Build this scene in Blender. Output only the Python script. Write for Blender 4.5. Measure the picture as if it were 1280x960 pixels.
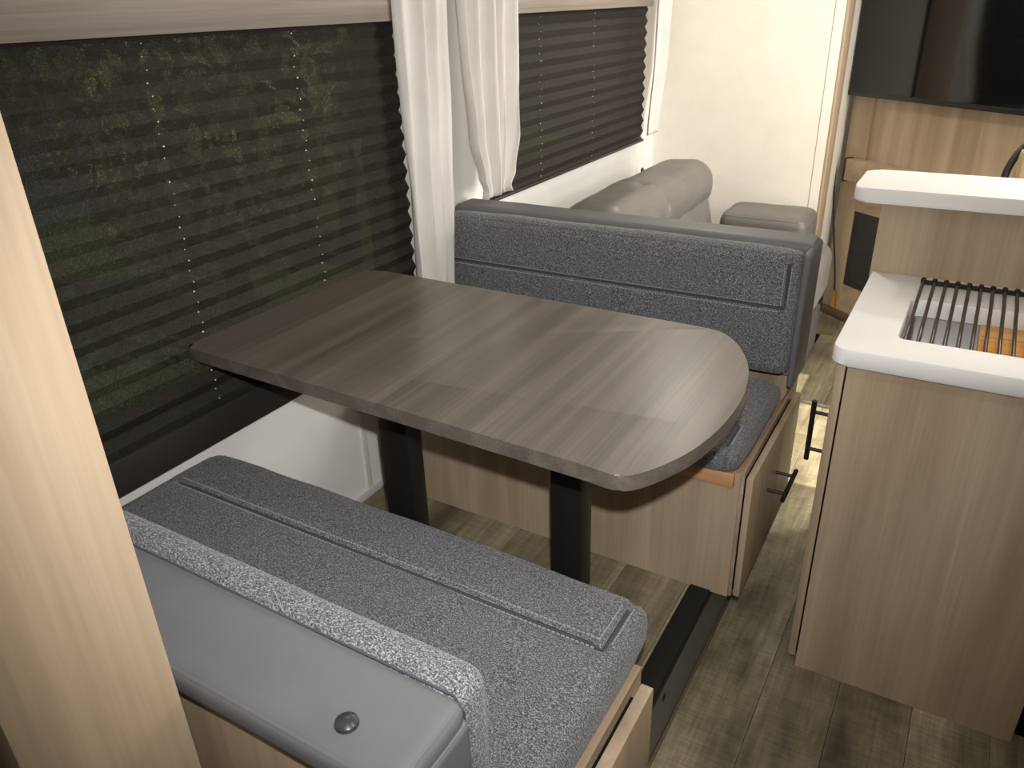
import bpy, bmesh, math, random
import numpy as np
from mathutils import Vector, Matrix, noise
random.seed(7)
for o in list(bpy.data.objects):
    bpy.data.objects.remove(o)
scene = bpy.context.scene
COL = scene.collection

# ------------------------------------------------------------------ camera
FPX = 969.2
YAW, PITCH, ROLL = 0.5465, 0.4583, -0.0338
CAM = Vector((1.4925, -0.6994, 1.6374))
cy_, sy_, cp_, sp_ = math.cos(YAW), math.sin(YAW), math.cos(PITCH), math.sin(PITCH)
Fw = Vector((-sy_ * cp_, cy_ * cp_, -sp_))
Rt = Vector((cy_, sy_, 0))
Up = Rt.cross(Fw)
Rr = Rt * math.cos(ROLL) + Up * math.sin(ROLL)
Uu = Up * math.cos(ROLL) - Rt * math.sin(ROLL)
cd = bpy.data.cameras.new('camera')
cd.sensor_width = 36
cd.lens = FPX / 1280 * 36
cd.clip_start = 0.02
cam = bpy.data.objects.new('camera', cd)
COL.objects.link(cam)
M = Matrix((Rr, Uu, -Fw)).transposed().to_4x4()
M.translation = CAM
cam.matrix_world = M
scene.camera = cam

# ------------------------------------------------------------------ world, lights, exposure
vs = scene.view_settings
vs.view_transform = 'Standard'
vs.look = 'None'
vs.gamma = 1
vs.exposure = 0.09
try:
    vs.use_curve_mapping = False
except Exception:
    pass
w = bpy.data.worlds.new('world')
scene.world = w
w.use_nodes = True
nt = w.node_tree
bg = nt.nodes['Background']
sky = nt.nodes.new('ShaderNodeTexSky')
sky.sky_type = 'HOSEK_WILKIE'
sky.turbidity = 5
sky.sun_direction = (0.643, 0.0, 0.766)
nt.links.new(sky.outputs[0], bg.inputs[0])
bg.inputs[1].default_value = 1.2


def lamp(name, kind, loc, energy, color=(1, 1, 1), **k):
    l = bpy.data.lights.new(name, kind)
    l.energy = energy
    l.color = color
    for a, v in k.items():
        if a not in ('rot',):
            setattr(l, a, v)
    o = bpy.data.objects.new(name, l)
    COL.objects.link(o)
    o.location = loc
    if 'rot' in k:
        o.rotation_euler = k['rot']
    return o


# the camera's flash, just above the lens
fo = lamp('camera_flash', 'SPOT', CAM + Uu * 0.075 + Rr * 0.02 + Fw * 0.03, 96.0, (1.0, 0.99, 0.975), shadow_soft_size=0.012,
          spot_size=math.radians(93), spot_blend=1.0)
fo.rotation_euler = M.to_euler()
# daylight falling in through the open entry door of the right wall
lamp('doorway_daylight', 'AREA', (2.58, 2.42, 1.12), 62.0, (1.0, 0.97, 0.90), shape='RECTANGLE', size=0.86, size_y=1.75,
     rot=(math.radians(90), 0, math.radians(90)))


# the sun, reaching the aisle floor through the same doorway
sun = lamp('sun', 'SUN', (6, 2.4, 6), 10.0, (1.0, 0.94, 0.82), angle=math.radians(0.6))
sun.rotation_euler = Vector((-.643, .0, -.766)).to_track_quat('-Z', 'Y').to_euler()


# ------------------------------------------------------------------ materials
def srgb(r, g, b):
    f = lambda c: (c / 255 / 12.92) if c / 255 <= 0.04045 else ((c / 255 + 0.055) / 1.055) ** 2.4
    return (f(r), f(g), f(b), 1)


MATS = {}


def base_mat(name, rough=0.5, spec=0.5):
    m = bpy.data.materials.new(name)
    m.use_nodes = True
    b = m.node_tree.nodes['Principled BSDF']
    b.inputs['Roughness'].default_value = rough
    b.inputs['Specular IOR Level'].default_value = spec
    MATS[name] = m
    return m, m.node_tree.nodes, m.node_tree.links, b


def coords(n, l, scale, rnd=False):
    tc = n.new('ShaderNodeTexCoord')
    mp = n.new('ShaderNodeMapping')
    mp.inputs['Scale'].default_value = scale
    l.new(tc.outputs['Object'], mp.inputs['Vector'])
    if rnd:
        oi = n.new('ShaderNodeObjectInfo')
        vm = n.new('ShaderNodeVectorMath')
        vm.operation = 'SCALE'
        vm.inputs[0].default_value = (37, 53, 71)
        l.new(oi.outputs['Random'], vm.inputs['Scale'])
        l.new(vm.outputs[0], mp.inputs['Location'])
        return mp.outputs[0], oi
    return mp.outputs[0]


def ramp(n, l, src, stops):
    r = n.new('ShaderNodeValToRGB')
    el = r.color_ramp.elements
    el[0].position, el[0].color = stops[0]
    el[1].position, el[1].color = stops[-1]
    for p, c in stops[1:-1]:
        e = el.new(p)
        e.color = c
    l.new(src, r.inputs[0])
    return r.outputs[0]


def noise_tex(n, l, vec, scale, detail=4, rough=0.55, dist=0.0):
    t = n.new('ShaderNodeTexNoise')
    t.inputs['Scale'].default_value = scale
    t.inputs['Detail'].default_value = detail
    t.inputs['Roughness'].default_value = rough
    t.inputs['Distortion'].default_value = dist
    l.new(vec, t.inputs['Vector'])
    return t.outputs[0]


def mix(n, l, a, b, fac, mode='MIX'):
    m = n.new('ShaderNodeMix')
    m.data_type = 'RGBA'
    m.blend_type = mode
    if isinstance(fac, float):
        m.inputs[0].default_value = fac
    else:
        l.new(fac, m.inputs[0])
    for s, i in ((a, 6), (b, 7)):
        if isinstance(s, tuple):
            m.inputs[i].default_value = s
        else:
            l.new(s, m.inputs[i])
    return m.outputs[2]


def bump(n, l, b, h, strength, dist=0.002):
    u = n.new('ShaderNodeBump')
    u.inputs['Strength'].default_value = strength
    u.inputs['Distance'].default_value = dist
    l.new(h, u.inputs['Height'])
    l.new(u.outputs[0], b.inputs['Normal'])


def plain(name, c, rough=0.5, spec=0.5, metal=0.0, mottled=0.04, bmp=0.0, bscale=200):
    m, n, l, b = base_mat(name, rough, spec)
    b.inputs['Metallic'].default_value = metal
    v = coords(n, l, (1, 1, 1))
    t = noise_tex(n, l, v, 9, 3)
    d = tuple(x * (1 - mottled * 2) for x in c[:3]) + (1,)
    u = tuple(min(1, x * (1 + mottled)) for x in c[:3]) + (1,)
    l.new(ramp(n, l, t, [(0.3, d), (0.7, u)]), b.inputs['Base Color'])
    if bmp:
        bump(n, l, b, noise_tex(n, l, v, bscale, 3), bmp, 0.001)
    return m


def wood(name, dark, mid, light, axis, rough=0.45, spec=0.4, across=14.0, along=0.9, rnd=False, fine=0.35, contrast=1.0, bmp=0.06, mottle=0.0):
    m, n, l, b = base_mat(name, rough, spec)
    sc = [across] * 3
    sc['xyz'.index(axis)] = along
    v = coords(n, l, sc, rnd)
    oi = None
    if rnd:
        v, oi = v
    t1 = noise_tex(n, l, v, 0.8, 3, 0.5, 0.6)
    a = 0.5 - 0.22 / contrast
    z = 0.5 + 0.22 / contrast
    c1 = ramp(n, l, t1, [(a, dark), (0.5, mid), (z, light)])
    sc2 = [across * 9] * 3
    sc2['xyz'.index(axis)] = along * 3
    mp = n.new('ShaderNodeMapping')
    mp.inputs['Scale'].default_value = [s / q for s, q in zip(sc2, sc)]
    l.new(v, mp.inputs['Vector'])
    t2 = noise_tex(n, l, mp.outputs[0], 1.0, 5, 0.65)
    c2 = ramp(n, l, t2, [(0.35, (0.62, 0.6, 0.58, 1)), (0.62, (1.08, 1.08, 1.08, 1))])
    c = mix(n, l, c1, c2, fine, 'MULTIPLY')
    if rnd:
        c3 = ramp(n, l, oi.outputs['Random'], [(0.0, (0.78, 0.76, 0.72, 1)), (1.0, (1.14, 1.13, 1.1, 1))])
        c = mix(n, l, c, c3, 1.0, 'MULTIPLY')
    if mottle:
        tcx = n.new('ShaderNodeTexCoord')
        vo = n.new('ShaderNodeVectorMath')
        l.new(tcx.outputs['Object'], vo.inputs[0])
        if rnd:
            l.new(oi.outputs['Random'], vo.inputs[1])
        t3 = noise_tex(n, l, vo.outputs[0], 5.5, 6, 0.68, 0.4)
        c4 = ramp(n, l, t3, [(0.34, (1 - mottle, 1 - mottle, 1 - mottle * 1.05, 1)), (0.6, (1.12, 1.12, 1.1, 1))])
        c = mix(n, l, c, c4, 1.0, 'MULTIPLY')
        mp3 = n.new('ShaderNodeMapping')
        mp3.inputs['Scale'].default_value = (8, 160, 8)
        l.new(vo.outputs[0], mp3.inputs['Vector'])
        t4 = noise_tex(n, l, mp3.outputs[0], 1.0, 3, 0.6)
        c = mix(n, l, c, ramp(n, l, t4, [(0.38, (0.84, 0.84, 0.84, 1)), (0.6, (1.06, 1.06, 1.06, 1))]), 1.0, 'MULTIPLY')
    l.new(c, b.inputs['Base Color'])
    bump(n, l, b, t2, bmp, 0.001)
    return m


def fabric(name, dark, mid, light):
    m, n, l, b = base_mat(name, 0.95, 0.1)
    v = coords(n, l, (1, 1, 1))
    v2 = coords(n, l, (1.0, 2.6, 1.6))
    t1 = noise_tex(n, l, v2, 210, 3, 0.7)
    t2 = noise_tex(n, l, v, 470, 2, 0.6)
    s = n.new('ShaderNodeMath')
    s.operation = 'MULTIPLY_ADD'
    l.new(t2, s.inputs[0])
    s.inputs[1].default_value = 0.55
    mm = n.new('ShaderNodeMath')
    mm.operation = 'MULTIPLY'
    l.new(t1, mm.inputs[0])
    mm.inputs[1].default_value = 0.45
    l.new(mm.outputs[0], s.inputs[2])
    l.new(ramp(n, l, s.outputs[0], [(0.37, dark), (0.5, mid), (0.63, light)]), b.inputs['Base Color'])
    bump(n, l, b, s.outputs[0], 0.5, 0.002)
    b.inputs['Sheen Weight'].default_value = 0.15
    return m


OAK = (srgb(146, 127, 104), srgb(168, 148, 124), srgb(184, 165, 141))
wood('oak_vertical', *OAK, 'z', rough=0.42, fine=0.26, contrast=0.85)
wood('oak_lengthwise', *OAK, 'y', rough=0.42)
wood('oak_crosswise', *OAK, 'x', rough=0.42)
wood('valance_wood', srgb(108, 100, 92), srgb(138, 129, 119), srgb(160, 151, 140), 'y', rough=0.5, across=22, contrast=1.2)
wood('dark_oak', srgb(80, 68, 54), srgb(100, 86, 68), srgb(120, 104, 84), 'y')
wood('raw_pine', srgb(172, 124, 86), srgb(194, 146, 106), srgb(208, 164, 124), 'x', rough=0.6)
wood('table_laminate', srgb(76, 70, 64), srgb(91, 84, 77), srgb(106, 98, 90), 'y', rough=0.34, spec=0.45, across=26, along=0.8, fine=0.6, contrast=0.9)
wood('floor_vinyl', srgb(96, 88, 71), srgb(134, 125, 104), srgb(168, 159, 136), 'y', rough=0.36, spec=0.45, across=9, along=1.6, rnd=True, fine=0.75, contrast=1.0, mottle=0.35)
wood('bamboo', srgb(222, 150, 66), srgb(238, 172, 86), srgb(246, 194, 112), 'x', rough=0.4, across=26)
wood('tan_pad', srgb(150, 124, 96), srgb(170, 146, 116), srgb(186, 164, 134), 'z', rough=0.6)
fabric('tweed', srgb(46, 46, 48), srgb(93, 93, 96), srgb(160, 160, 164))
plain('stitch_thread', srgb(158, 158, 164), 0.8, 0.1)
plain('groove_fabric', srgb(74, 74, 79), 0.95, 0.05)
plain('grey_vinyl', srgb(99, 99, 101), 0.5, 0.35, bmp=0.15, bscale=420)
plain('sofa_vinyl', srgb(103, 99, 95), 0.42, 0.4, bmp=0.12, bscale=300)
plain('wall_white', srgb(236, 234, 229), 0.55, 0.3, mottled=0.015)
plain('wall_cream', srgb(233, 227, 216), 0.5, 0.3, mottled=0.02)
plain('ceiling_white', srgb(236, 232, 224), 0.8, 0.2, mottled=0.01)
plain('white_trim', srgb(226, 224, 220), 0.45, 0.4, mottled=0.01)
plain('black_metal', srgb(24, 23, 22), 0.42, 0.45)
plain('black_rubber', srgb(24, 24, 24), 0.55, 0.35)
plain('step_face', srgb(104, 105, 106), 0.38, 0.5, mottled=0.05)
plain('dark_gap', srgb(20, 18, 17), 0.8, 0.1)
plain('dark_slate', srgb(46, 52, 60), 0.5, 0.3)
plain('black_plastic', srgb(18, 18, 19), 0.35, 0.5)
plain('white_solid_surface', srgb(228, 226, 225), 0.5, 0.5, mottled=0.006)
plain('steel', srgb(222, 222, 222), 0.42, 0.5, metal=1.0, mottled=0.02)
plain('rod_brown', srgb(74, 58, 56), 0.3, 0.5, metal=0.3)
plain('brass', srgb(190, 150, 80), 0.3, 0.5, metal=1.0)
plain('button_grey', srgb(48, 50, 54), 0.3, 0.5)
plain('bulb_rail', srgb(44, 40, 37), 0.5, 0.4)
plain('bark', srgb(70, 56, 44), 0.9, 0.1, mottled=0.2)
plain('grass', srgb(90, 110, 60), 0.9, 0.1, mottled=0.2)
plain('screen', srgb(8, 8, 9), 0.08, 0.6, mottled=0.0)
plain('cord_and_daylight_white', srgb(225, 222, 210), 0.6, 0.2)  # pull cord, and the painted daylight dots of the shades
m, n, l, b = base_mat('leaf', 0.6, 0.2)
oi = n.new('ShaderNodeTexNoise')
oi.inputs['Scale'].default_value = 1.3
l.new(coords(n, l, (1, 1, 1)), oi.inputs['Vector'])
l.new(ramp(n, l, oi.outputs[0], [(0.35, srgb(66, 78, 40)), (0.6, srgb(158, 156, 100))]), b.inputs['Base Color'])

# curtain cloth: diffuse with some light passing through
m, n, l, b = base_mat('curtain_cloth', 0.9, 0.1)
cc = ramp(n, l, noise_tex(n, l, coords(n, l, (1, 1, 1)), 6, 3), [(0.3, srgb(222, 217, 212)), (0.7, srgb(234, 230, 226))])
l.new(cc, b.inputs['Base Color'])
bump(n, l, b, noise_tex(n, l, coords(n, l, (1, 1, 1)), 900, 2), 0.2, 0.0006)
tr = n.new('ShaderNodeBsdfTranslucent')
l.new(cc, tr.inputs[0])
mx = n.new('ShaderNodeMixShader')
mx.inputs[0].default_value = 0.25
l.new(b.outputs[0], mx.inputs[1])
l.new(tr.outputs[0], mx.inputs[2])
l.new(mx.outputs[0], n['Material Output'].inputs[0])

# pleated shade: dark open-weave cloth that lets a little of the outdoors through
m, n, l, b = base_mat('shade_cloth', 0.85, 0.15)
v = coords(n, l, (1, 1, 1))
l.new(ramp(n, l, noise_tex(n, l, v, 420, 3, 0.7), [(0.35, srgb(30, 28, 25)), (0.65, srgb(58, 54, 48))]), b.inputs['Base Color'])
tp = n.new('ShaderNodeBsdfTransparent')
weave = ramp(n, l, noise_tex(n, l, v, 300, 2, 0.6), [(0.42, (0, 0, 0, 1)), (0.72, (1, 1, 1, 1))])
mu = n.new('ShaderNodeMath')
mu.operation = 'MULTIPLY'
l.new(weave, mu.inputs[0])
mu.inputs[1].default_value = 0.15
mx = n.new('ShaderNodeMixShader')
l.new(mu.outputs[0], mx.inputs[0])
l.new(b.outputs[0], mx.inputs[1])
l.new(tp.outputs[0], mx.inputs[2])
l.new(mx.outputs[0], n['Material Output'].inputs[0])

m, n, l, b = base_mat('glass', 0.02, 0.5)
b.inputs['Base Color'].default_value = (0.75, 0.78, 0.76, 1)
b.inputs['Transmission Weight'].default_value = 1.0
b.inputs['IOR'].default_value = 1.45
m, n, l, b = base_mat('fire_glass', 0.06, 0.5)
b.inputs['Base Color'].default_value = (0.006, 0.006, 0.006, 1)
m, n, l, b = base_mat('lamp_glow', 0.5, 0.2)
b.inputs['Base Color'].default_value = (0.9, 0.88, 0.82, 1)
b.inputs['Emission Color'].default_value = (1, 0.9, 0.74, 1)
b.inputs['Emission Strength'].default_value = 4


# ------------------------------------------------------------------ mesh helpers (all shapes are given in world coordinates)
ORG = {}


def root_org(o):
    while o.parent is not None:
        o = o.parent
    return ORG.get(o.name, Vector((0, 0, 0)))


def finish(name, me, mat, parent=None, smooth=False, label=None, cat=None, group=None, kind=None):
    me.name = name
    if mat:
        me.materials.append(MATS[mat])
    o = bpy.data.objects.new(name, me)
    COL.objects.link(o)
    if smooth:
        me.polygons.foreach_set('use_smooth', [True] * len(me.polygons))
        if smooth != 'full':
            me.set_sharp_from_angle(angle=math.radians(38))
    if parent is None:
        n_ = len(me.vertices)
        a = np.empty(n_ * 3)
        me.vertices.foreach_get('co', a)
        a = a.reshape(-1, 3)
        c = (a.min(0) + a.max(0)) / 2
        org = Vector((c[0], c[1], a[:, 2].min()))
        me.transform(Matrix.Translation(-org))
        o.location = org
        ORG[o.name] = org
    else:
        o.parent = parent
        me.transform(Matrix.Translation(-root_org(parent)))
    tag(o, label, cat, group, kind)
    return o


def tag(o, label=None, cat=None, group=None, kind=None):
    for k, v in (('label', label), ('category', cat), ('group', group), ('kind', kind)):
        if v:
            o[k] = v
    return o


def thing(name, loc, label=None, cat=None, group=None, kind=None):
    o = bpy.data.objects.new(name, None)
    COL.objects.link(o)
    o.location = loc
    o.empty_display_size = 0.1
    ORG[o.name] = Vector(loc)
    return tag(o, label, cat, group, kind)


def bm_obj(name, bm, mat, parent=None, smooth=False, **k):
    me = bpy.data.meshes.new(name)
    bmesh.ops.recalc_face_normals(bm, faces=bm.faces)
    bm.to_mesh(me)
    bm.free()
    return finish(name, me, mat, parent, smooth, **k)


def pydata(name, vs_, fs, mat, parent=None, smooth=False, **k):
    me = bpy.data.meshes.new(name)
    me.from_pydata([tuple(v) for v in vs_], [], fs)
    me.update()
    return finish(name, me, mat, parent, smooth, **k)


def abox(bm, lo, hi, bev=0.0, seg=2, xf=None):
    r = bmesh.ops.create_cube(bm, size=1)
    vsx = r['verts']
    for v in vsx:
        v.co = Vector([lo[i] + (v.co[i] + 0.5) * (hi[i] - lo[i]) for i in range(3)])
    if bev:
        es = list({e for v in vsx for e in v.link_edges})
        g = bmesh.ops.bevel(bm, geom=es, offset=bev, segments=seg, affect='EDGES', profile=0.5)
        vsx = list({v for f in g['faces'] for v in f.verts} | {v for v in vsx if v.is_valid})
    if xf:
        for v in vsx:
            v.co = Vector(xf(*v.co))
    return vsx


def box(name, lo, hi, mat, parent=None, bev=0.0, seg=2, smooth=None, xf=None, **k):
    bm = bmesh.new()
    abox(bm, lo, hi, bev, seg, xf)
    return bm_obj(name, bm, mat, parent, (bev > 0) if smooth is None else smooth, **k)


def tube_bm(bm, pts, r, seg=8, closed=False):
    pts = [Vector(p) for p in pts]
    N = len(pts)
    rings = []
    up = None
    for i, p in enumerate(pts):
        a = pts[(i - 1) % N] if (i > 0 or closed) else p
        c = pts[(i + 1) % N] if (i < N - 1 or closed) else p
        t = (c - a).normalized()
        if up is None:
            up = Vector((0, 0, 1)) if abs(t.z) < 0.9 else Vector((1, 0, 0))
        s = t.cross(up).normalized()
        up = s.cross(t).normalized()
        rr = r[i] if isinstance(r, (list, tuple)) else r
        rings.append([bm.verts.new(p + (s * math.cos(q) + up * math.sin(q)) * rr) for q in [2 * math.pi * j / seg for j in range(seg)]])
    for i in range(N if closed else N - 1):
        A, B = rings[i], rings[(i + 1) % N]
        for j in range(seg):
            bm.faces.new((A[j], A[(j + 1) % seg], B[(j + 1) % seg], B[j]))
    if not closed:
        bm.faces.new(rings[0][::-1])
        bm.faces.new(rings[-1])


def tube(name, pts, r, mat, parent=None, seg=8, closed=False, **k):
    bm = bmesh.new()
    tube_bm(bm, pts, r, seg, closed)
    return bm_obj(name, bm, mat, parent, True, **k)


def lathe_bm(bm, prof, org, axis=(0, 0, 1), seg=24):
    axis = Vector(axis).normalized()
    a = axis.orthogonal().normalized()
    b_ = axis.cross(a)
    rings = []
    for r, h in prof:
        rings.append([bm.verts.new(Vector(org) + axis * h + (a * math.cos(q) + b_ * math.sin(q)) * max(r, 1e-4)) for q in [2 * math.pi * j / seg for j in range(seg)]])
    for A, B in zip(rings, rings[1:]):
        for j in range(seg):
            bm.faces.new((A[j], A[(j + 1) % seg], B[(j + 1) % seg], B[j]))
    bm.faces.new(rings[0][::-1])
    bm.faces.new(rings[-1])


def prism(name, outline, z0, z1, mat, parent=None, bev=0.0, seg=2, **k):
    bm = bmesh.new()
    vb = [bm.verts.new((x, y, z0)) for x, y in outline]
    vt = [bm.verts.new((x, y, z1)) for x, y in outline]
    N = len(outline)
    bm.faces.new(vb[::-1])
    top = bm.faces.new(vt)
    for i in range(N):
        bm.faces.new((vb[i], vb[(i + 1) % N], vt[(i + 1) % N], vt[i]))
    if bev:
        es = [e for e in bm.edges if abs(e.verts[0].co.z - e.verts[1].co.z) < 1e-6]
        bmesh.ops.bevel(bm, geom=es, offset=bev, segments=seg, affect='EDGES', profile=0.5)
    return bm_obj(name, bm, mat, parent, True, **k)


def axis_samples(lo, hi, r, extra=(), step=0.03):
    s = set()
    n_ = max(2, int((hi - lo) / step))
    for i in range(n_ + 1):
        s.add(round(lo + (hi - lo) * i / n_, 5))
    for q in (0, .15, .35, .6, 1, 1.5):
        s.add(round(lo + r * q, 5))
        s.add(round(hi - r * q, 5))
    for e in extra:
        for d_ in (-.012, -.008, -.005, -.0025, 0, .0025, .005, .008, .012):
            if lo < e + d_ < hi:
                s.add(round(e + d_, 5))
    s = sorted(s)
    out = [s[0]]
    for v_ in s[1:]:
        if v_ - out[-1] > 0.0011:
            out.append(v_)
    return out


def seg_dist(P, a, b_):
    a, b_ = np.array(a), np.array(b_)
    d_ = b_ - a
    t = np.clip(((P - a) @ d_) / (d_ @ d_), 0, 1)
    return np.linalg.norm(P - (a + t[:, None] * d_), axis=1)


def cushion(name, lo, hi, r, mat, parent, grooves=(), ex=((), (), ()), puff=0.006, depth=0.007, gw=0.005, lump=0.002, step=0.03, warp=None, seed=0.0, **k):
    """rounded, softly puffed block; grooves are polylines pressed into the surface"""
    lo, hi = np.array(lo, float), np.array(hi, float)
    ax = [axis_samples(lo[i], hi[i], r, ex[i], step) for i in range(3)]
    idx = {}
    V = []
    Fc = []

    def vid(p):
        q = (round(p[0], 5), round(p[1], 5), round(p[2], 5))
        if q not in idx:
            idx[q] = len(V)
            V.append(q)
        return idx[q]
    for a in range(3):
        u_, v_ = (a + 1) % 3, (a + 2) % 3
        for side in (0, 1):
            c = ax[a][0] if side == 0 else ax[a][-1]
            for i in range(len(ax[u_]) - 1):
                for j in range(len(ax[v_]) - 1):
                    qs = []
                    for (ii, jj) in ((i, j), (i + 1, j), (i + 1, j + 1), (i, j + 1)):
                        p = [0, 0, 0]
                        p[a] = c
                        p[u_] = ax[u_][ii]
                        p[v_] = ax[v_][jj]
                        qs.append(vid(p))
                    Fc.append(qs if side else qs[::-1])
    P = np.array(V)
    Q = np.clip(P, lo + r, hi - r)
    N_ = P - Q
    L = np.linalg.norm(N_, axis=1, keepdims=True)
    N_ = N_ / np.maximum(L, 1e-9)
    S = Q + N_ * r
    ctr = (lo + hi) / 2
    hs = (hi - lo) / 2
    rel = np.clip((S - ctr) / hs, -1, 1)
    bul = np.ones(len(S))
    for i in range(3):
        bul *= np.where(np.abs(N_[:, i]) > 0.7, 1.0, 1 - rel[:, i] ** 4)
    disp = puff * bul
    if lump:
        disp += np.array([noise.noise(Vector((p[0] * 7 + seed, p[1] * 7, p[2] * 7))) for p in S]) * lump
    g = np.full(len(S), 9.0)
    for pl in grooves:
        for a, b_ in zip(pl, pl[1:]):
            g = np.minimum(g, seg_dist(S, a, b_))
    disp -= depth * np.exp(-(g / gw) ** 2)
    S = S + N_ * disp[:, None]
    if warp:
        S = np.array([warp(*p) for p in S])
    return pydata(name, S, Fc, mat, parent, 'full', **k)


def stitches(name, lines, parent, off=0.007, r=0.0009, dash=0.006, gap=0.003):
    """dashed thread along lines given as (a, b, normal, side) and lifted a hair off the cloth"""
    bm = bmesh.new()
    for a, b_, nrm in lines:
        a, b_, nrm = Vector(a), Vector(b_), Vector(nrm)
        t = (b_ - a).normalized()
        s = t.cross(nrm) * off
        L = (b_ - a).length
        for sg in (-1, 1):
            q = 0.0
            while q + dash < L:
                p0 = a + t * q + s * sg
                p1 = a + t * (q + dash) + s * sg
                c = [p0 + t.cross(nrm) * r, p0 - t.cross(nrm) * r, p1 - t.cross(nrm) * r, p1 + t.cross(nrm) * r]
                lowv = [bm.verts.new(x - nrm * 0.002) for x in c]
                topv = [bm.verts.new(x + nrm * 0.0008) for x in c]
                bm.faces.new(topv)
                for i in range(4):
                    bm.faces.new((lowv[i], lowv[(i + 1) % 4], topv[(i + 1) % 4], topv[i]))
                q += dash + gap
    return bm_obj(name, bm, 'stitch_thread', parent, kind='stuff')


def copy_mesh(o, parent, delta, name=None):
    c = o.copy()
    COL.objects.link(c)
    c.parent = parent
    c.location = o.location + Vector(delta)
    return c


# ================================================================== THE SETTING
SF = 0.22          # raised floor of the slide-out
XS = 1.094         # its edge towards the aisle
YN, YF = -0.385, 3.24
XR = 2.52
CEIL = 2.08
XM = 0.84          # coach wall on both sides of the slide-out
Y0, Y1 = -1.9, 4.75


def struct(name, lo, hi, mat, **k):
    return box(name, lo, hi, mat, kind='structure', **k)


fl = struct('floor', (XM - 0.05, Y0, -0.06), (XR, Y1, -0.004), 'dark_gap')
YB = 1.53          # behind the far bench the raised floor steps back under the sofa
XB = 0.93
bm = bmesh.new()
abox(bm, (0.0, YN, 0.02), (XS - 0.02, YB, SF - 0.004))
abox(bm, (0.0, YB, 0.02), (XB - .012, YF, SF - 0.004))
fs_ = bm_obj('floor_raised', bm, 'dark_gap', kind='structure')
PW, PL = 0.172, 1.18


def planks(parent, x0, x1, y0, y1, z, seed):
    rnd = random.Random(seed)
    cache = {}
    x = x0
    while x < x1 - 0.005:
        w_ = min(PW, x1 - x)
        y = y0 - rnd.random() * PL * 0.8
        while y < y1 - 0.005:
            a, b_ = max(y, y0), min(y + PL, y1)
            if b_ - a > 0.02:
                key = (round(w_, 4), round(b_ - a, 4))
                if key not in cache:
                    bm = bmesh.new()
                    abox(bm, (0.0005, 0.0005, -0.004), (w_ - 0.0005, b_ - a - 0.0005, 0.0), 0.0006, 1)
                    me = bpy.data.meshes.new('plank')
                    bm.to_mesh(me)
                    bm.free()
                    me.materials.append(MATS['floor_vinyl'])
                    cache[key] = me
                o = bpy.data.objects.new('plank', cache[key])
                COL.objects.link(o)
                o.parent = parent
                o.location = Vector((x, a, z)) - root_org(parent)
            y += PL
        x += w_


planks(fl, XS + 0.006, XR, Y0, Y1, 0.0, 3)
planks(fl, XM - 0.02, XS + 0.006, YF + 0.16, Y1, 0.0, 5)
planks(fl, XM - 0.02, XS + 0.006, Y0, YN - 0.15, 0.0, 6)
planks(fs_, 0.002, XS - 0.052, YN, YB, SF, 4)
planks(fs_, 0.002, XB - .012, YB, YF, SF, 8)
planks(fl, XB, XS + .006, YB + .002, YF + .16, 0.0, 9)

# window wall with two openings, built as one wall of pieces joined round the holes
W1 = (0.02, 1.07, 0.82, 1.62)      # y0, y1, z0, z1
W2 = (1.80, 2.90, 1.08, 1.62)
bm = bmesh.new()
for lo, hi in [((-.05, YN - .05, -.05), (0, YF + .05, W1[2])), ((-.05, YN - .05, W1[3]), (0, YF + .05, CEIL)),
               ((-.05, YN - .05, W1[2]), (0, W1[0], W1[3])), ((-.05, W1[1], W1[2]), (0, W2[0], W1[3])),
               ((-.05, W2[1], W1[2]), (0, YF + .05, W1[3])), ((-.05, W2[0], W1[2]), (0, W2[1], W2[2]))]:
    abox(bm, lo, hi)
bm_obj('wall_left', bm, 'wall_white', kind='structure')
for i, (a, b_, c, d_) in enumerate((W1, W2)):
    wi = thing('window_%d' % (i + 1), (-.03, (a + b_) / 2, c), kind='structure')
    for lo, hi in (((-.045, a, c), (.006, a + .03, d_)), ((-.045, b_ - .03, c), (.006, b_, d_)), ((-.045, a + .03, c), (.006, b_ - .03, c + .03)), ((-.045, a + .03, d_ - .03), (.006, b_ - .03, d_))):
        box('window_frame', lo, hi, 'black_metal', wi, bev=.003)
    box('pane', (-.03, a + .03, c + .03), (-.026, b_ - .03, d_ - .03), 'glass', wi)
wf = struct('wall_far', (0, YF, SF - .2), (XM + .008, YF + .05, CEIL), 'wall_cream')
box('panel_seam', (.8035, YF - .001, SF), (.8055, YF + .001, CEIL), 'valance_wood', wf)
struct('wall_near', (0, YN - .05, .0), (XM - .02, YN, CEIL), 'wall_white')
struct('wall_coach_near', (XM - .08, Y0, 0), (XM, YN - .05, CEIL), 'dark_slate')
struct('wall_coach_far', (XM - .08, YF + .05, 0), (XM, Y1, CEIL), 'wall_cream')
bm = bmesh.new()
for lo, hi in (((XR, Y0, 0), (XR + .06, 1.90, CEIL)), ((XR, 2.86, 0), (XR + .06, Y1, CEIL)), ((XR, 1.90, 2.0), (XR + .06, 2.86, CEIL))):
    abox(bm, lo, hi)
bm_obj('wall_right', bm, 'wall_cream', kind='structure')
struct('wall_back', (XM - .08, Y0 - .06, 0), (XR + .06, Y0, CEIL), 'wall_cream')
struct('wall_front', (XM - .08, Y1, 0), (XR + .06, Y1 + .06, CEIL), 'wall_cream')
struct('ceiling', (-.05, Y0 - .06, CEIL), (XR + .06, Y1 + .06, CEIL + .05), 'ceiling_white')
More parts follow.
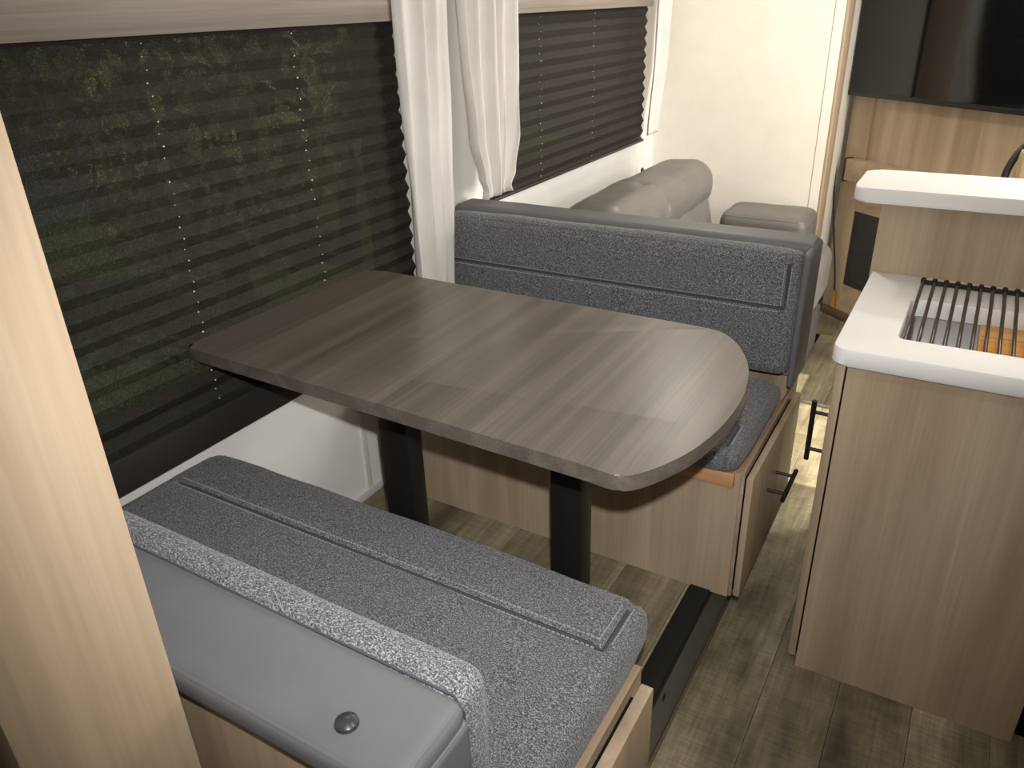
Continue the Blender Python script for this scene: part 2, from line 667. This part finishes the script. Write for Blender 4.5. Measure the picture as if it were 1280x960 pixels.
# oak facings round the slide-out opening
struct('trim_1', (XM - .005, -.535, 0), (XM + .047, YN, CEIL), 'oak_vertical', bev=.004)
struct('trim_2', (XM + .008, YF, 0), (XM + .022, YF + .15, CEIL), 'oak_vertical', bev=.002)
# black nosing and riser of the raised floor
st = thing('trim_3', (XS, 1.4, 0), kind='structure')
box('nosing', (XS - .05, YN, SF - .03), (XS + .003, YB, SF + .004), 'black_rubber', st, bev=.003)
box('riser', (XS - .012, YN, .0), (XS, YB, SF - .028), 'step_face', st)
box('riser', (XB - .012, YB, 0), (XB, YF, SF), 'step_face', st)
for y in (-.1, .60, 1.3):
    bm = bmesh.new()
    lathe_bm(bm, [(.009, 0), (.009, .002), (.004, .003)], (XS, y, SF - .075), (1, 0, 0), 12)
    bm_obj('screw', bm, 'black_rubber', st, True)
box('toe_strip', (XS, YN, 0), (XS + .007, YB, .006), 'dark_oak', st, bev=.002)
# white batten and skirting on the wall under the window
struct('trim_4', (0, .838, SF), (.006, .862, .70), 'white_trim', bev=.002)
struct('baseboard_left', (0, .27, SF), (.008, .90, SF + .03), 'white_trim', bev=.002)

# outdoors, seen faintly through the shades
struct('ground', (-9, -8, -.9), (-.06, 14, -.85), 'grass')
rnd = random.Random(11)
for (cx, cyy, cz, rr) in ((-3.2, -1.2, 1.3, 1.1), (-3.9, 1.0, 1.6, 1.2), (-3.4, 3.2, 1.2, 1.15), (-4.2, 5.4, 1.4, 1.2)):
    tr_ = thing('tree', (cx, cyy, -.85), ['bushy tree outside the dinette window', 'tall leafy tree outside between the two windows', 'leafy tree outside the lounge window', 'distant leafy tree beyond the lounge window'][[-3.2, -3.9, -3.4, -4.2].index(cx)], 'tree', 'trees outside the windows')
    tube('trunk', [(cx, cyy, -.85), (cx + .05, cyy, 0), (cx - .03, cyy + .04, cz)], [.12, .09, .05], 'bark', tr_)
    V, Fc = [], []
    for i in range(1500):
        d_ = Vector((rnd.gauss(0, 1), rnd.gauss(0, 1), rnd.gauss(0, 1))).normalized() * rr * rnd.random() ** .4
        p = Vector((cx, cyy, cz)) + Vector((d_.x, d_.y, d_.z * 1.15))
        a = Vector((rnd.gauss(0, 1), rnd.gauss(0, 1), rnd.gauss(0, 1))).normalized()
        b2 = a.orthogonal().normalized()
        s = .07 + .06 * rnd.random()
        k0 = len(V)
        V += [p - a * s, p + b2 * s * .45, p + a * s, p - b2 * s * .45]
        Fc.append((k0, k0 + 1, k0 + 2, k0 + 3))
    pydata('foliage', V, Fc, 'leaf', tr_, kind='stuff')

# ================================================================== LARGE THINGS
# ---- dinette table
T = 0.97
tb = thing('dinette_table', (.6, .585, SF), 'dark grey-brown woodgrain dinette table with bowed end on two black posts', 'table')
ctrl = [(.075, .2875), (.40, .277), (.75, .2665), (1.00, .258), (1.05, .2555), (1.083, .2525), (1.106, .2555), (1.127, .274), (1.15, .312), (1.176, .375), (1.192, .45), (1.199, .53),
        (1.197, .61), (1.184, .69), (1.163, .76), (1.128, .828), (1.096, .868), (1.070, .889), (1.04, .898), (1.0, .9), (.7, .904), (.35, .908), (.13, .911), (.085, .905), (.055, .885), (.04, .85), (.04, .6), (.04, .34), (.044, .312), (.056, .295)]


def catmull(P, n_=4):
    out = []
    N = len(P)
    for i in range(N):
        p0, p1, p2, p3 = [Vector(P[(i + j - 1) % N]) for j in range(4)]
        for k in range(n_):
            t = k / n_
            out.append(tuple(0.5 * ((2 * p1) + (p2 - p0) * t + (2 * p0 - 5 * p1 + 4 * p2 - p3) * t * t + (3 * p1 - p0 - 3 * p2 + p3) * t ** 3)))
    return out


prism('tabletop', catmull(ctrl), T - .029, T, 'table_laminate', tb, bev=.004, seg=2)
for x0, x1 in ((.34, .425), (.818, .892)):
    lg = box('leg', (x0, .555, SF), (x1, .615, T - .034), 'black_metal', tb, bev=.004)
    box('foot_plate', (x0 - .03, .53, SF), (x1 + .03, .64, SF + .008), 'black_metal', lg, bev=.002)
    box('mounting_plate', (x0 - .04, .50, T - .036), (x1 + .04, .67, T - .029), 'black_metal', lg, bev=.002)

# ---- benches
XE = 1.146


def handle(parent, x, y, z, along, horizontal):
    """bar handle standing off a door that faces -X or +X"""
    h = tube('handle', [(x, y - (along / 2 if horizontal else 0), z - (0 if horizontal else along / 2)), (x, y + (along / 2 if horizontal else 0), z + (0 if horizontal else along / 2))], .0062, 'black_metal', parent, 12)
    return h


# near bench
nb = thing('dinette_bench', (.58, .0, SF), 'oak dinette bench whose flat grey vinyl backrest cap carries a round button', 'bench')
box('back_panel', (.01, -.36, SF), (XE, -.335, .985), 'oak_vertical', nb)
box('front_panel', (.01, .225, SF), (XE - .012, .243, .575), 'oak_vertical', nb)
box('seat_board', (.01, -.33, .56), (XE - .012, .225, .578), 'raw_pine', nb)
box('side_frame', (1.142, -.30, SF), (1.160, .246, .602), 'oak_lengthwise', nb, bev=.001)
box('end_panel', (.012, -.335, SF), (.03, .225, .56), 'oak_vertical', nb)
box('shadow_gap', (1.160, -.29, SF + .03), (1.173, .20, .575), 'dark_gap', nb)
dn = box('door', (1.173, -.28, SF + .03), (1.195, .212, .602), 'oak_vertical', nb, bev=.0015)
h = tube('handle', [(1.232, -.10, .47), (1.232, .06, .47)], .006, 'black_metal', dn, 12)
for y in (-.07, .03):
    tube('handle_post', [(1.193, y, .47), (1.232, y, .47)], .0045, 'black_metal', dn, 10)
box('backrest_core', (.01, -.333, .985), (XE - .005, -.262, .988), 'dark_gap', nb)
cap = cushion('vinyl_cap', (.008, -.368, .968), (XE + .006, -.249, 1.007), .014, 'grey_vinyl', nb, puff=.003, lump=.0015)
bm = bmesh.new()
lathe_bm(bm, [(.0005, -.004), (.0115, -.004), (.0125, .0), (.0115, .0035), (.008, .006), (.004, .0075), (.0005, .008)], (1.066, -.331, 1.0085), (0, 0, 1), 28)
bm_obj('button', bm, 'button_grey', cap, True, label='round dark grey plug button')
cushion('vinyl_side', (XE - .006, -.366, .60), (XE + .012, -.252, .985), .008, 'grey_vinyl', nb, puff=.001, lump=.001)

# far bench
fb = thing('dinette_bench', (.58, 1.2, SF), 'oak dinette bench with raw pine cleat and grey vinyl padded back, beside the sofa', 'bench')
box('front_panel', (.004, .9235, SF), (XE - .004, .941, .600), 'oak_vertical', fb)
box('cleat', (.72, .911, .562), (1.128, .9235, .602), 'raw_pine', fb, bev=.001, label='raw pine cleat')
box('seat_board', (.01, .941, .56), (XE - .012, 1.40, .578), 'raw_pine', fb)
box('back_panel', (.01, 1.49, SF), (XE, 1.512, 1.01), 'oak_vertical', fb)
box('side_frame', (1.137, .930, SF), (1.150, 1.47, .604), 'oak_lengthwise', fb, bev=.001)
box('shadow_gap', (1.150, .936, SF + .02), (1.159, 1.40, .585), 'dark_gap', fb)
df = box('door', (1.159, .908, SF + .025), (1.175, 1.425, .602), 'oak_vertical', fb, bev=.0015)
tube('handle', [(1.222, 1.062, .465), (1.222, 1.222, .465)], .0062, 'black_metal', df, 12)
for y in (1.095, 1.19):
    tube('handle_post', [(1.173, y, .465), (1.222, y, .465)], .0045, 'black_metal', df, 10)
cushion('vinyl_cap', (.008, 1.405, .985), (XE + .008, 1.514, 1.042), .018, 'grey_vinyl', fb, puff=.002, lump=.002, seed=4)
cushion('vinyl_side', (XE - .004, 1.345, .645), (XE + .014, 1.512, 1.03), .008, 'grey_vinyl', fb, puff=.001, lump=.001)
box('backrest_board', (.01, 1.40, .66), (XE - .004, 1.49, .985), 'oak_vertical', fb)

# cushions
SZ = .672
c = thing('seat_cushion', (.57, .06, .58), 'grey tweed seat cushion on the bench with the buttoned vinyl cap', 'cushion', 'dinette cushions')
gz = SZ + .004
ny = .188
cushion('cushion_body', (.008, -.20, .579), (1.142, .335, SZ), .034, 'tweed', c,
        grooves=[[(.0, ny, gz), (1.112, ny, gz), (1.112, .31, gz - .003), (1.112, .338, SZ - .04), (1.112, .338, .60)]],
        ex=((1.112,), (ny,), ()), puff=.007, depth=.013, gw=.008, lump=.003)
stitches('stitching', [((.05, ny, gz + .002), (1.105, ny, gz + .002), (0, 0, 1)), ((1.112, ny + .01, gz + .001), (1.112, .30, gz - .001), (0, 0, 1))], c, off=.0115)

tube('piping', [(.05, ny, gz - .0105), (.09, ny, gz - .0065), (1.09, ny, gz - .0065), (1.112, ny, gz - .012), (1.112, .295, gz - .012)], .0042, 'groove_fabric', c, 8)
c = thing('seat_cushion', (.57, 1.1, .58), 'grey tweed seat cushion under the bowed end of the table, beside the pine cleat', 'cushion', 'dinette cushions')
fy = 1.034
cushion('cushion_body', (.008, .888, .602), (1.136, 1.337, SZ), .034, 'tweed', c,
        grooves=[[(.0, fy, gz), (1.10, fy, gz), (1.10, .912, gz - .003), (1.10, .885, SZ - .03), (1.10, .885, .61)]],
        ex=((1.10,), (fy,), ()), puff=.007, depth=.013, gw=.008, lump=.003, seed=9)
stitches('stitching', [((.05, fy, gz + .002), (1.094, fy, gz + .002), (0, 0, 1)), ((1.10, fy - .01, gz + .001), (1.10, .92, gz - .001), (0, 0, 1))], c, off=.0115)

tube('piping', [(.05, fy, gz - .0105), (.09, fy, gz - .0065), (1.08, fy, gz - .0065), (1.10, fy, gz - .0125), (1.10, .93, gz - .0125)], .0042, 'groove_fabric', c, 8)
c = thing('back_cushion', (.57, -.22, .68), 'grey tweed back cushion seen edge-on along the buttoned vinyl cap', 'cushion', 'dinette cushions')
cushion('cushion_body', (.008, -.248, .68), (1.145, -.195, 1.003), .022, 'tweed', c, puff=.003, lump=.002,
        grooves=[[(.0, -.193, .87), (1.112, -.193, .87)]], ex=((), (), (.87,)), seed=3)
tube('piping', [(.02, -.246, 1.0), (1.135, -.246, 1.0), (1.146, -.246, .98), (1.146, -.246, .69)], .0014, 'groove_fabric', c, 8)

c = thing('back_cushion', (.57, 1.37, .68), 'grey tweed back cushion with a seamed headroll, against the padded bench back', 'cushion', 'dinette cushions')
by = 1.334
cushion('cushion_body', (.018, 1.338, .678), (1.140, 1.402, 1.030), .026, 'tweed', c, puff=.006, lump=.003,
        grooves=[[(.0, by, .878), (1.112, by, .878), (1.112, by, 1.0), (1.112, 1.36, 1.036), (1.112, 1.40, 1.036)]],
        ex=((1.112,), (), (.878,)), depth=.010, gw=.006, seed=6)
stitches('stitching', [((.03, by - .003, .878), (1.105, by - .003, .878), (0, -1, 0)), ((1.112, by - .003, .888), (1.112, by - .003, .995), (0, -1, 0))], c, off=.009)

tube('piping', [(.02, by + .005, .878), (1.112, by + .005, .878), (1.112, by + .005, 1.0)], .0042, 'groove_fabric', c, 8)

# ---- kitchen peninsula
CT = .945
kb = thing('base_cabinet', (1.58, 1.3, 0), 'oak kitchen base cabinet with a plain end panel under the white worktop', 'cabinet')
box('end_panel', (1.326, 1.0, .0), (1.83, 1.016, CT - .042), 'oak_vertical', kb)
box('side_panel', (1.332, 1.016, .09), (1.346, 1.555, CT - .042), 'oak_vertical', kb)
box('back_panel', (1.346, 1.535, .09), (1.83, 1.555, CT - .042), 'oak_vertical', kb)
box('side_panel', (1.816, 1.016, .09), (1.83, 1.535, CT - .042), 'oak_vertical', kb)
box('bottom_board', (1.346, 1.016, .09), (1.816, 1.535, .106), 'oak_crosswise', kb)
box('toe_kick', (1.38, 1.016, 0), (1.83, 1.555, .09), 'dark_gap', kb)
box('shadow_gap', (1.322, 1.004, .05), (1.332, 1.54, CT - .05), 'dark_gap', kb)
dc = box('door', (1.303, .996, .035), (1.322, 1.53, CT - .045), 'oak_vertical', kb, bev=.0015)
tube('handle', [(1.262, 1.068, .60), (1.262, 1.060, .765)], .0062, 'black_metal', dc, 12)
for z in (.632, .733):
    tube('handle_post', [(1.304, 1.065, z), (1.262, 1.065, z)], .0045, 'black_metal', dc, 10)
kc = thing('appliance', (2.1, 1.3, 0), 'dark oven front beside the plain oak end panel', 'appliance')  # assumed near-black front filling the unidentified dark area beside the end panel
box('appliance_body', (1.832, 1.03, .0), (2.40, 1.55, CT - .042), 'dark_gap', kc, bev=.003)
tube('handle', [(1.90, .99, .78), (2.34, .99, .78)], .009, 'black_metal', kc, 12)
for x in (1.95, 2.29):
    tube('handle_post', [(x, .99, .78), (x, 1.035, .78)], .006, 'black_metal', kc, 10)

# worktop with a rounded corner and a rectangular sink cut-out
SK = (1.410, 1.085, 1.80, 1.362)


def rrect(x0, y0, x1, y1, rs, n_=7):
    out = []
    for (cx, cyy, a0, r) in ((x0, y0, 180, rs[0]), (x1, y0, 270, rs[1]), (x1, y1, 0, rs[2]), (x0, y1, 90, rs[3])):
        sx = 1 if cx == x0 else -1
        sy = 1 if cyy == y0 else -1
        for i in range(n_):
            a = math.radians(a0 + 90 * i / (n_ - 1))
            out.append((cx + sx * r + r * math.cos(a), cyy + sy * r + r * math.sin(a)))
    return out


outer = rrect(1.290, .972, 2.42, 1.556, (.035, .004, .004, .004))
inner = rrect(*SK, (.018,) * 4)
bm = bmesh.new()
N = len(outer)


def ring(pts, z):
    return [bm.verts.new((x, y, z)) for x, y in pts]


def inset(pts, c, f):
    return [(c[0] + (x - c[0]) * f[0], c[1] + (y - c[1]) * f[1]) for x, y in pts]


oc = (1.855, 1.264)
ic = ((SK[0] + SK[2]) / 2, (SK[1] + SK[3]) / 2)
R = [ring(inner, CT - .042), ring(inner, CT - .006), ring(inset(inner, ic, (1.015, 1.022)), CT), ring(inset(outer, oc, (.990, .980)), CT), ring(inset(outer, oc, (.997, .994)), CT - .002),
     ring(outer, CT - .007), ring(outer, CT - .037), ring(inset(outer, oc, (.993, .987)), CT - .042)]
for A, B in zip(R, R[1:] + R[:1]):
    for i in range(N):
        bm.faces.new((A[i], A[(i + 1) % N], B[(i + 1) % N], B[i]))
bm_obj('worktop', bm, 'white_solid_surface', None, True, label='white solid-surface kitchen worktop with a sink cut-out', cat='worktop')

# sink bowl
bm = bmesh.new()
prof = [(inset(inner, ic, (1.05, 1.06)), CT - .0445), (inset(inner, ic, (.985, .98)), CT - .0445), (inset(inner, ic, (.97, .96)), CT - .20), (inset(inner, ic, (.90, .86)), CT - .225)]
RR = [ring(p, z) for p, z in prof]
for A, B in zip(RR, RR[1:]):
    for i in range(N):
        bm.faces.new((A[i], A[(i + 1) % N], B[(i + 1) % N], B[i]))
bm.faces.new(RR[-1])
sk = bm_obj('sink', bm, 'steel', None, True, label='stainless steel sink bowl below the dish rack', cat='sink')
md = sk.modifiers.new('thick', 'SOLIDIFY')
md.thickness = .002
md.offset = 1
bm = bmesh.new()
lathe_bm(bm, [(.04, 0), (.04, .003), (.03, .004), (.028, .001), (.0005, .001)], (ic[0], ic[1], CT - .2248), (0, 0, 1), 24)
bm_obj('drain', bm, 'black_metal', sk, True)

# roll-up rack
rk = thing('dish_rack', (1.58, 1.28, CT), 'roll-up dish drying rack of dark rods lying over the sink', 'rack')
x = 1.421
xs_ = []
while x < 1.76:
    xs_.append(x)
    x += .0262
bz = lambda y: CT + .0085 + (.0 if y > 1.36 else 0.0)
rod0 = None
for i, x in enumerate(xs_):
    if rod0 is None:
        rod0 = tube('rod', [(x, 1.105, CT - .018), (x, 1.30, CT - .004), (x, 1.37, CT + .006), (x, 1.49, CT + .007)], .0042, 'rod_brown', rk, 10)
    else:
        copy_mesh(rod0, rk, (x - xs_[0], 0, 0))
for y0_, zz in ((1.487, CT), (1.092, CT - .026)):
    bm = bmesh.new()
    abox(bm, (xs_[0] - .006, y0_, zz + .001), (xs_[-1] + .006, y0_ + .012, zz + .011), .002, 1)
    for x in xs_:
        abox(bm, (x - .006, y0_ - .001, zz + .001), (x + .006, y0_ + .017, zz + .016), .003, 1)
    bm_obj('end_strip', bm, 'black_rubber', rk, True)

cb = thing('cutting_board', (1.66, 1.22, CT - .062), 'orange bamboo cutting board set in the sink under the rack', 'cutting board')
box('board', (1.565, 1.095, CT - .056), (1.785, 1.355, CT - .036), 'bamboo', cb, bev=.004)
for y in (1.18, 1.27):
    box('strip', (1.572, y, CT - .0365), (1.778, y + .003, CT - .0353), 'raw_pine', cb)

# raised bar
bw = thing('bar_wall', (1.8, 1.6, 0), 'oak half wall rising behind the sink worktop and carrying the white bar top', 'half wall')
box('wall_panel', (1.288, 1.558, 0), (2.42, 1.66, 1.137), 'oak_vertical', bw)
box('corner_strip', (1.284, 1.5575, 0), (1.2885, 1.6605, 1.137), 'oak_vertical', bw)
prism('bar_counter', rrect(1.214, 1.512, 2.44, 1.775, (.035, .004, .004, .035)), 1.137, 1.175, 'white_solid_surface', None, bev=.007, seg=3, label='narrow white raised bar top behind the sink', cat='bar top')

# ---- shades
def shade(name, y0, y1, z0, z1, x, label, dot_columns, nrail, pitch=.0486, amp=.0065):
    s = thing(name, (x, (y0 + y1) / 2, z0), label, 'window shade')
    V, Fc = [], []
    z = z1
    zs = []
    i = 0
    while z > z0 + nrail:
        zs.append((z, x + (amp if i % 2 else -amp)))
        z -= pitch / 2
        i += 1
    zs.append((z0 + nrail, x))
    for (zz, xx) in zs:
        V += [(xx, y0, zz), (xx, y1, zz)]
    for k in range(len(zs) - 1):
        Fc.append((2 * k, 2 * k + 1, 2 * k + 3, 2 * k + 2))
    pydata('pleated_cloth', V, Fc, 'shade_cloth', s)
    box('bottom_rail', (x - .012, y0, z0), (x + .012, y1, z0 + nrail), 'bulb_rail', s, bev=.003)
    box('head_rail', (x - .014, y0, z1), (x + .014, y1, z1 + .03), 'bulb_rail', s, bev=.003)
    for ys in dot_columns:  # white beads stand in for daylight shining through the cord holes
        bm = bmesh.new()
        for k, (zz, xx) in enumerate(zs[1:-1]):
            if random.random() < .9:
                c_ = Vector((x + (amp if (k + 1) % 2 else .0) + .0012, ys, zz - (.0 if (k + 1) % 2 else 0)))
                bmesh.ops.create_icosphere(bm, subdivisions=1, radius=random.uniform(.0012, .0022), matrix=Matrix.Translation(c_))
        bm_obj('cord_hole_daylight', bm, 'cord_and_daylight_white', s, True, kind='stuff')
    return s


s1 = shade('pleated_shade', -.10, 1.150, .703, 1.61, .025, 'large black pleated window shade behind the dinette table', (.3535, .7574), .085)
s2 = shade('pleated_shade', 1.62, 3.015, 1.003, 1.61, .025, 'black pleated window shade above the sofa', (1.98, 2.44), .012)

# pull cord of the far shade
pc = thing('pull_cord', (.035, 3.03, .85), 'thin pull cord with a small black knob hanging by the far corner', 'cord')
tube('string', [(.030, 3.012, 1.0), (.033, 3.018, .93), (.034, 3.02, .868)], .0012, 'cord_and_daylight_white', pc, 6)
bm = bmesh.new()
lathe_bm(bm, [(.0005, 0), (.006, .002), (.009, .01), (.008, .018), (.004, .026), (.0005, .028)], (.034, 3.02, .848), (0, 0, 1), 14)
bm_obj('knob', bm, 'black_plastic', pc, True)

# ---- valances
for (y0, y1, lab) in ((YN + .002, 1.162, 'woodgrain valance board over the large dinette shade'), (1.66, 3.0, 'woodgrain valance board over the shade above the sofa')):
    v_ = thing('valance', (.03, (y0 + y1) / 2, 1.60), lab, 'valance')
    box('front_board', (.048, y0, 1.60), (.062, y1, 1.80), 'valance_wood', v_, bev=.0015)
    for ya in (y0, y1 - .012):
        box('end_board', (.001, ya, 1.60), (.048, ya + .012, 1.80), 'valance_wood', v_)
    box('top_board', (.001, y0 + .012, 1.785), (.048, y1 - .012, 1.80), 'valance_wood', v_)


# ---- curtains
def curtain(label, zt, zb, edges, nf, amp, x, seed, tie=None):
    """edges: list of (z, y0, y1, amplitude factor) from the top down"""
    nz, ns = 60, nf * 12
    V, Fc = [], []
    for i in range(nz + 1):
        z = zt + (zb - zt) * i / nz
        for (za, a0, a1, af), (zb2, b0, b1, bf) in zip(edges, edges[1:]):
            if za >= z >= zb2 - 1e-6:
                t = (za - z) / (za - zb2)
                t = t * t * (3 - 2 * t)
                y0, y1, f = a0 + (b0 - a0) * t, a1 + (b1 - a1) * t, af + (bf - af) * t
                break
        for j in range(ns + 1):
            s = j / ns
            ph = s * nf * 2 * math.pi + seed + .5 * math.sin(z * 3 + seed)
            fold = math.sin(ph) + .35 * math.sin(ph * .53 + z * 2.2 + seed * 2) + .22 * math.sin(ph * 2.1 - z * 5)
            ss = s + .16 / nf * math.sin(ph + 1.2)
            V.append((x + amp * f * fold, y0 + (y1 - y0) * ss, z + .003 * math.sin(ph) * (i == nz)))
    for i in range(nz):
        for j in range(ns):
            a = i * (ns + 1) + j
            Fc.append((a, a + 1, a + ns + 2, a + ns + 1))
    o = pydata('curtain', V, Fc, 'curtain_cloth', None, 'full', label=label, cat='curtain')
    md = o.modifiers.new('cloth', 'SOLIDIFY')
    md.thickness = .0016
    return o


curtain('white curtain hanging straight beside the large dinette shade', 1.85, .72, [(1.85, 1.085, 1.325, 1), (1.45, 1.085, 1.31, 1), (1.1, 1.09, 1.29, 1), (.72, 1.095, 1.262, .9)], 3, .019, .078, .4)
curtain('white curtain gathered into a bunch at its hem, above the bench back', 1.85, 1.052, [(1.85, 1.375, 1.675, 1), (1.5, 1.37, 1.665, 1.0), (1.25, 1.395, 1.65, 1.0), (1.12, 1.44, 1.62, .8), (1.075, 1.465, 1.595, .65), (1.052, 1.455, 1.605, .7)], 4, .024, .098, 2.0)
curtain('narrow white curtain in the far corner beside the lounge shade', 1.85, 1.04, [(1.85, 3.0, 3.19, 1), (1.4, 2.985, 3.15, 1), (1.04, 2.945, 3.065, .8)], 3, .011, .078, 1.1)
bm = bmesh.new()
lathe_bm(bm, [(.0005, 0), (.018, 0), (.019, .004), (.016, .010), (.008, .013), (.0005, .014)], (.0, 1.388, 1.225), (1, 0, 0), 20)
bm_obj('tieback_knob', bm, 'button_grey', None, True, label='small round grey wall knob between the two curtains', cat='knob')

# ---- sofa
sf = thing('sofa', (.55, 2.3, SF), 'grey vinyl sofa with padded headrest behind the dinette', 'sofa')
box('base', (.06, 1.62, SF), (.92, 3.20, SF + .2), 'sofa_vinyl', sf, bev=.01)
cushion('seat', (.30, 1.84, SF + .19), (1.005, 2.88, .66), .07, 'sofa_vinyl', sf, puff=.012, lump=.006)
cushion('arm', (.475, 2.90, SF + .05), (.865, 3.19, .715), .035, 'sofa_vinyl', sf, puff=.008, lump=.004)
cushion('arm', (.10, 1.56, SF + .05), (.95, 1.82, .76), .035, 'sofa_vinyl', sf, puff=.006, lump=.004)
lean = lambda x, y, z: (x - (z - .6) * .25, y, z)
cushion('backrest', (.22, 1.84, .60), (.48, 2.88, .86), .06, 'sofa_vinyl', sf, puff=.010, lump=.006, warp=lean)
hr = cushion('headrest', (.16, 1.84, .755), (.44, 2.93, .955), .092, 'sofa_vinyl', sf, puff=.012, lump=.007, step=.025,
             grooves=[[(.10, 2.28, .97), (.30, 2.28, .97), (.46, 2.28, .86), (.46, 2.28, .74)]], ex=((), (2.28,), ()), depth=.014, gw=.014)

# ---- entertainment unit, standing across the corner
O2 = Vector((.884, 3.739, 0))
e2 = Vector((.79, -.613, 0)).normalized()
n2 = Vector((-.613, -.79, 0)).normalized()


def U(t, o, z):
    p = O2 + e2 * t + n2 * o
    return (p.x, p.y, z)


def ubox(name, lo, hi, mat, parent, bev=0.0):
    return box(name, lo, hi, mat, parent, bev=bev, xf=U)


eu = thing('entertainment_unit', U(.6, -.2, 0), 'oak entertainment unit across the corner with a black fireplace insert below the television', 'cabinet')
ubox('carcass', (.0, -.35, .0), (1.40, -.02, CEIL - .01), 'oak_vertical', eu)
ubox('stile', (-.02, -.02, .05), (.105, .004, 1.62), 'oak_vertical', eu, .001)
ubox('back_board', (.105, -.02, .86), (1.40, -.012, 1.62), 'oak_vertical', eu)
ubox('mantel', (.04, -.018, .755), (1.38, .05, .862), 'oak_crosswise', eu, .002)
ubox('mantel_end', (.030, -.018, .745), (.041, .052, .866), 'black_metal', eu, .001)
ubox('lower_board', (.105, -.02, .60), (1.40, .0, .755), 'oak_crosswise', eu)
ubox('fireplace_frame', (.105, -.02, .2), (1.30, .002, .60), 'black_metal', eu, .002)
ubox('fireplace_glass', (.14, -.004, .235), (1.27, .004, .57), 'fire_glass', eu)
ubox('bottom_board', (.105, -.02, .05), (1.40, .0, .2), 'oak_crosswise', eu)
ubox('kick_board', (-.01, -.02, .0), (1.40, .012, .05), 'dark_oak', eu, .001)
tv = thing('television', U(.7, .03, 1.17), 'large black flat television above the mantel, mirroring the curtain', 'television')
ubox('housing', (.0, .0, 1.172), (1.32, .055, 1.92), 'black_plastic', tv, .004)
ubox('bezel', (-.002, .055, 1.168), (1.322, .066, 1.19), 'black_plastic', tv, .001)
ubox('screen_glass', (.004, .055, 1.19), (1.316, .064, 1.915), 'screen', tv)
ubox('wall_bracket', (.4, -.022, 1.3), (.9, .0, 1.7), 'black_metal', tv)
tc_ = thing('cable', U(.0, .02, .05), 'thin black cable dangling from the television along the unit', 'cable')
pts = []
for i in range(25):
    t = i / 24
    pts.append(U(-.055 + .125 * t + .010 * math.sin(t * 9), .075 - .055 * t + .006 * math.sin(t * 5), 1.20 - 1.14 * t))
tube('cable_run', pts, .005, 'black_rubber', tc_, 8)
tube('plug', [pts[4], pts[5]], [.012, .012], 'black_plastic', tc_, 10)
tube('plug_tip', [pts[-3], pts[-1]], [.010, .012], 'brass', tc_, 10)

# ---- stool behind the bar
sb = thing('bar_stool', (1.76, 2.62, 0), 'bar stool with black tubular back frame standing behind the white bar top', 'stool')
pts = []
for i in range(40):
    a = 2 * math.pi * i / 40
    ca, sa = math.cos(a), math.sin(a)
    pts.append((1.75 + .185 * math.copysign(abs(ca) ** .7, ca), 2.60 + .04 * sa, .94 + .23 * math.copysign(abs(sa) ** .7, sa)))
tube('back_frame', pts, .013, 'black_metal', sb, 10, True)
cushion('back_pad', (1.60, 2.588, .76), (1.90, 2.615, 1.12), .012, 'tan_pad', sb, puff=.008, lump=.002)
cushion('seat', (1.57, 2.62, .64), (1.93, 2.98, .70), .025, 'tan_pad', sb, puff=.01, lump=.002)
for (x, y) in ((1.59, 2.64), (1.91, 2.64), (1.59, 2.96), (1.91, 2.96)):
    tube('leg', [(x, y, .65), (x + (x - 1.75) * .15, y + (y - 2.8) * .15, .0)], .012, 'black_metal', sb, 10)
for x in (1.60, 1.90):
    tube('back_post', [(x, 2.64, .64), (x, 2.61, .80)], .011, 'black_metal', sb, 10)
tube('foot_ring', [(1.58, 2.63, .25), (1.92, 2.63, .25), (1.92, 2.97, .25), (1.58, 2.97, .25)], .008, 'black_metal', sb, 8, True)

# ---- ceiling lamps
for (x, y, e_, lab) in ((1.75, .10, 2.6, 'round ceiling lamp over the aisle before the oak end panel'), (1.65, 2.7, 10.0, 'round ceiling lamp over the aisle before the television'), (.55, .6, 1.6, 'round ceiling lamp over the dinette table'), (.5, 2.4, 7.0, 'round ceiling lamp over the sofa')):
    cl = thing('ceiling_lamp', (x, y, CEIL - .03), lab, 'lamp', 'ceiling lamps')
    bm = bmesh.new()
    lathe_bm(bm, [(.085, 0), (.085, -.012), (.078, -.018), (.07, -.018), (.07, -.008)], (x, y, CEIL), (0, 0, 1), 32)
    bm_obj('rim', bm, 'white_trim', cl, True)
    bm = bmesh.new()
    lathe_bm(bm, [(.068, -.008), (.066, -.016), (.04, -.020), (.0005, -.021)], (x, y, CEIL), (0, 0, 1), 32)
    bm_obj('diffuser', bm, 'lamp_glow', cl, True)
    lo = lamp('ceiling_lamp_light', 'AREA', (0, 0, 0), e_, (1.0, .94, .84), shape='DISK', size=.13)
    lo.parent = cl
    lo.location = (0, 0, .006)
